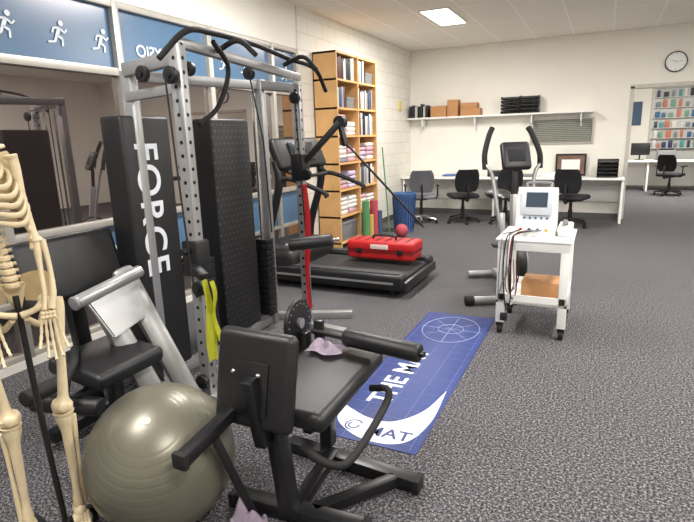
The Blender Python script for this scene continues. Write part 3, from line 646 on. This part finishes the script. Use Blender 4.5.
for s_ in (-1,1):
    P().bar((s_*.08,.08,.34),(s_*.08,.08+s_*.1,.34-s_*.12),.02,.03).obj('crank',steel,bk,world=False)
    P().box((s_*.14,.08+s_*.1,.34-s_*.12),(.09,.1,.025),bev=.006).obj('pedal',rubber,bk,world=False)
    P().tube([(s_*.1,-.1,.45),(s_*.16,-.05,.8),(s_*.2,.02,1.12),(s_*.26,.05,1.22)],.018,seg=10).obj('arm_lever',silver,bk,world=False)
    P().tube([(s_*.26,.05,1.18),(s_*.26,.08,1.32),(s_*.21,.14,1.48),(s_*.17,.17,1.56)],.026,seg=10).obj('hand_grip',rubber,bk,world=False)
P().box((0,-.02,1.30),(.27,.07,.27),rot=(-25,0,0),bev=.03,seg=3).bar((0,-.05,.9),(0,-.02,1.25),.04,.04).obj('console',blackp,bk,world=False)
P().box((0,-.058,1.31),(.16,.008,.12),rot=(-25,0,0),bev=.004).obj('console_back',darkgrey,bk,world=False)
P().tube([(0,.58,.9),(0,.45,.9),(0,.3,.89),(0,.2,.88)],[.11,.13,.06,.03],seg=14,flat=.4).cyl((0,.35,.7),(0,.38,.88),.018).obj('saddle',black,bk,world=False)
# ------------------------------------------------------------------ anatomical skeleton
sk=thing('anatomical_skeleton','life size ivory plastic anatomical skeleton hanging on stand','skeleton model',(-1.81,1.06,0),rz=59.6)
ZO=.045
def sp(p,name,m_=bone,**k):
    for v in p.bm.verts:
        if v.co.z>.97: v.co.x-=(v.co.z-.97)*.16
        v.co.z+=ZO
    return p.obj(name,m_,sk,world=False,ang=75,**k)
P().tube([(.0,.0,1.0),(.01,-.04,.6),(.03,-.08,.09)],.011,seg=10).obj('stand_pole',blackm,sk,world=False)
b_=P()
for k in range(5):
    a=2*math.pi*k/5+.6; b_.bar((-.02,-.06,.09),(-.02+.2*math.cos(a),-.06+.2*math.sin(a),.06),.03,.02)
b_.obj('stand_base',blackm,sk,world=False)
for k in range(5):
    a=2*math.pi*k/5+.6; x,y=-.02+.19*math.cos(a),-.06+.19*math.sin(a)
    P().cyl((x-.01,y,.025),(x+.01,y,.025),.025).bar((x,y,.03),(x,y,.06),.012,.012).obj('castor',rubber,sk,world=False)
s=P().sph((0,.02,1.66),.082,sc=(.9,1.12,.98)).sph((0,-.045,1.615),.05,sc=(.95,.7,1)).sph((.036,-.075,1.64),.02).sph((-.036,-.075,1.64),.02).tube([(-.055,.0,1.6),(-.05,-.03,1.56),(-.02,-.08,1.545),(.02,-.08,1.545),(.05,-.03,1.56),(.055,0,1.6)],.013,seg=8)
sp(s,'skull')
v=P(); n=24
v.cyl((0,.045,.98),(0,.04,1.53),.007,seg=8)
for k in range(n):
    z=.98+k*.0235; t=k/(n-1); y=.05+.03*math.sin(t*6.0)-.02; r=.026-.012*t
    v.cyl((0,y,z),(0,y,z+.018),r,seg=12,bev=.003); v.cyl((0,y+.0,z+.006),(0,y+.055,z-.004),.006,seg=6); v.cyl((-.035,y+.015,z+.008),(.035,y+.015,z+.008),.006,seg=6)
sp(v,'spine')
rb=P()
for k in range(10):
    z=1.45-k*.027; w_=[.07,.092,.108,.118,.123,.126,.126,.123,.118,.11][k]; dfr=.09+.01*min(k,5); zf=z-.055-.003*k
    for s_ in (-1,1):
        if k<7: rb.tube([(s_*.02,.06,z),(s_*w_*.75,.075,z-.005),(s_*w_,.0,z-.025),(s_*w_*.75,-dfr*.75,zf),(s_*.01,-dfr-.01,zf+.02)],[.006,.008,.009,.008,.006],seg=6,flat=1.5,res=5)
        else: rb.tube([(s_*.02,.06,z),(s_*w_*.75,.075,z-.005),(s_*w_,.0,z-.025),(s_*w_*.85,-dfr*.5,zf)],[.006,.008,.009,.005],seg=6,flat=1.5,res=5)
rb.box((0,-.115,1.32),(.035,.012,.17),rot=(-8,0,0),bev=.005).box((0,-.1,1.41),(.055,.012,.05),rot=(-8,0,0),bev=.005)
sp(rb,'rib_cage')
for s_ in (-1,1):
    sp(P().tube([(s_*.02,-.09,1.44),(s_*.07,-.075,1.455),(s_*.12,-.02,1.465)],.007,seg=8),'clavicle')
    sp(P().poly([(0,0),(s_*.08,.02),(s_*.09,-.03),(s_*.035,-.14),(s_*.01,-.09)],.008,basis((s_*.05,.085,1.43),(1,-.15*s_,0),(0,0,1)),bev=.003),'scapula')
    a,b2,c=[Vector((s_*.13,0,1.435)),Vector((s_*.115,-.05,1.15)),Vector((s_*.075,-.12,.92))]
    sp(P().tube([a,a+Vector((s_*.003,0,-.03)),(a+b2)/2,b2+Vector((0,0,.03)),b2],[.022,.016,.011,.013,.023],seg=12),'humerus')
    off=Vector((s_*.022,0,0))
    sp(P().tube([b2,(b2+c)/2,c],[.014,.008,.009],seg=8).tube([b2+off*.9,(b2+c)/2+off*1.3,c+off],[.010,.008,.013],seg=8),'forearm')
    hd=P()
    for q in range(8): hd.sph((c.x+s_*(-.008+(q%4)*.011),c.y,c.z-.012-.014*(q//4)),.0085,seg=8)
    for f_ in range(5):
        x=c.x+s_*(-.014+f_*.012); ln=[.05,.072,.078,.073,.058][f_]
        z=c.z-.034; sprd=s_*(f_-2)*.004; y=c.y
        for q,sg in enumerate([.5,.32,.22,.16]):
            z2=z-ln*sg*1.4; y2=y-.006*q
            hd.tube([(x,y,z),(x+sprd*.3,(y+y2)/2,(z+z2)/2),(x+sprd*.6,y2,z2)],[.0062,.0042,.006],seg=6,res=3); z=z2-.002; y=y2; x+=sprd*.6
    sp(hd,'hand')
    hx=.085
    sp(P().sph((s_*hx,0,.925),.024,seg=14).tube([(s_*hx,0,.92),(s_*(hx+.035),0,.905)],[.014,.016],seg=8).tube([(s_*(hx+.04),.0,.925),(s_*(hx+.038),0,.88),(s_*(hx+.022),-.012,.72),(s_*(hx+.008),-.005,.56),(s_*hx,0,.515),(s_*hx,0,.495)],[.018,.020,.0150,.018,.037,.035],seg=12),'femur')
    sp(P().sph((s_*hx,-.035,.515),.02,sc=(1,.6,1.1),seg=12),'kneecap')
    sp(P().tube([(s_*hx,0,.485),(s_*hx,0,.462),(s_*hx,-.004,.38),(s_*hx,0,.18),(s_*hx,0,.105),(s_*hx,0,.085)],[.037,.032,.018,.013,.019,.019],seg=12),'tibia')
    sp(P().tube([(s_*(hx+.03),.012,.455),(s_*(hx+.027),.01,.3),(s_*(hx+.022),.008,.075)],[.011,.007,.011],seg=8),'fibula')
    ft=P().sph((s_*hx,.02,.055),.026,sc=(1,1.5,.9),seg=12).sph((s_*hx,-.02,.06),.024,seg=12)
    for f_ in range(5):
        x=s_*(hx-.022+f_*.011); ft.tube([(x,-.025,.055),(x*1.02,-.1,.03),(x*1.03,-.15,.018),(x*1.03,-.19+.008*f_,.015)],[.009,.006,.007,.006],seg=6)
    sp(ft,'foot')
    def wing(u,v,s_=s_):
        a=-.2+u*1.9
        return (s_*(.03+.095*math.sin(a*.9+.15)*(.55+.5*v)), .055-.13*u*(.6+.4*v), .93+.115*v*math.cos((u-.45)*1.4)-.01)
    sp(P().grid(wing,10,8,.009).tube([(s_*.09,-.03,.93),(s_*.05,-.075,.915),(s_*.005,-.085,.905)],[.02,.011,.012],seg=8).tube([(s_*.09,0,.915),(s_*.075,.02,.865),(s_*.055,-.02,.845),(s_*.02,-.075,.89)],[.02,.014,.012,.01],seg=8),'hip_bone')
sp(P().poly([(-.045,0),(.045,0),(.012,-.1),(-.012,-.1)],.018,basis((0,.062,.99),(1,0,0),(0,-.15,1)),bev=.004),'sacrum')
# ------------------------------------------------------------------ camera
cam=D.cameras.new('camera'); co=D.objects.new('camera',cam); COL.objects.link(co); SC.camera=co
cam.sensor_width=36; cam.lens=521*36/694; cam.clip_start=.05
R=Matrix.Rotation(rad(26.1),3,'Z')@Matrix.Rotation(rad(90-13.2),3,'X')@Matrix.Rotation(rad(-1.7),3,'Z')
co.matrix_world=Matrix.Translation((0,0,1.5))@R.to_4x4()
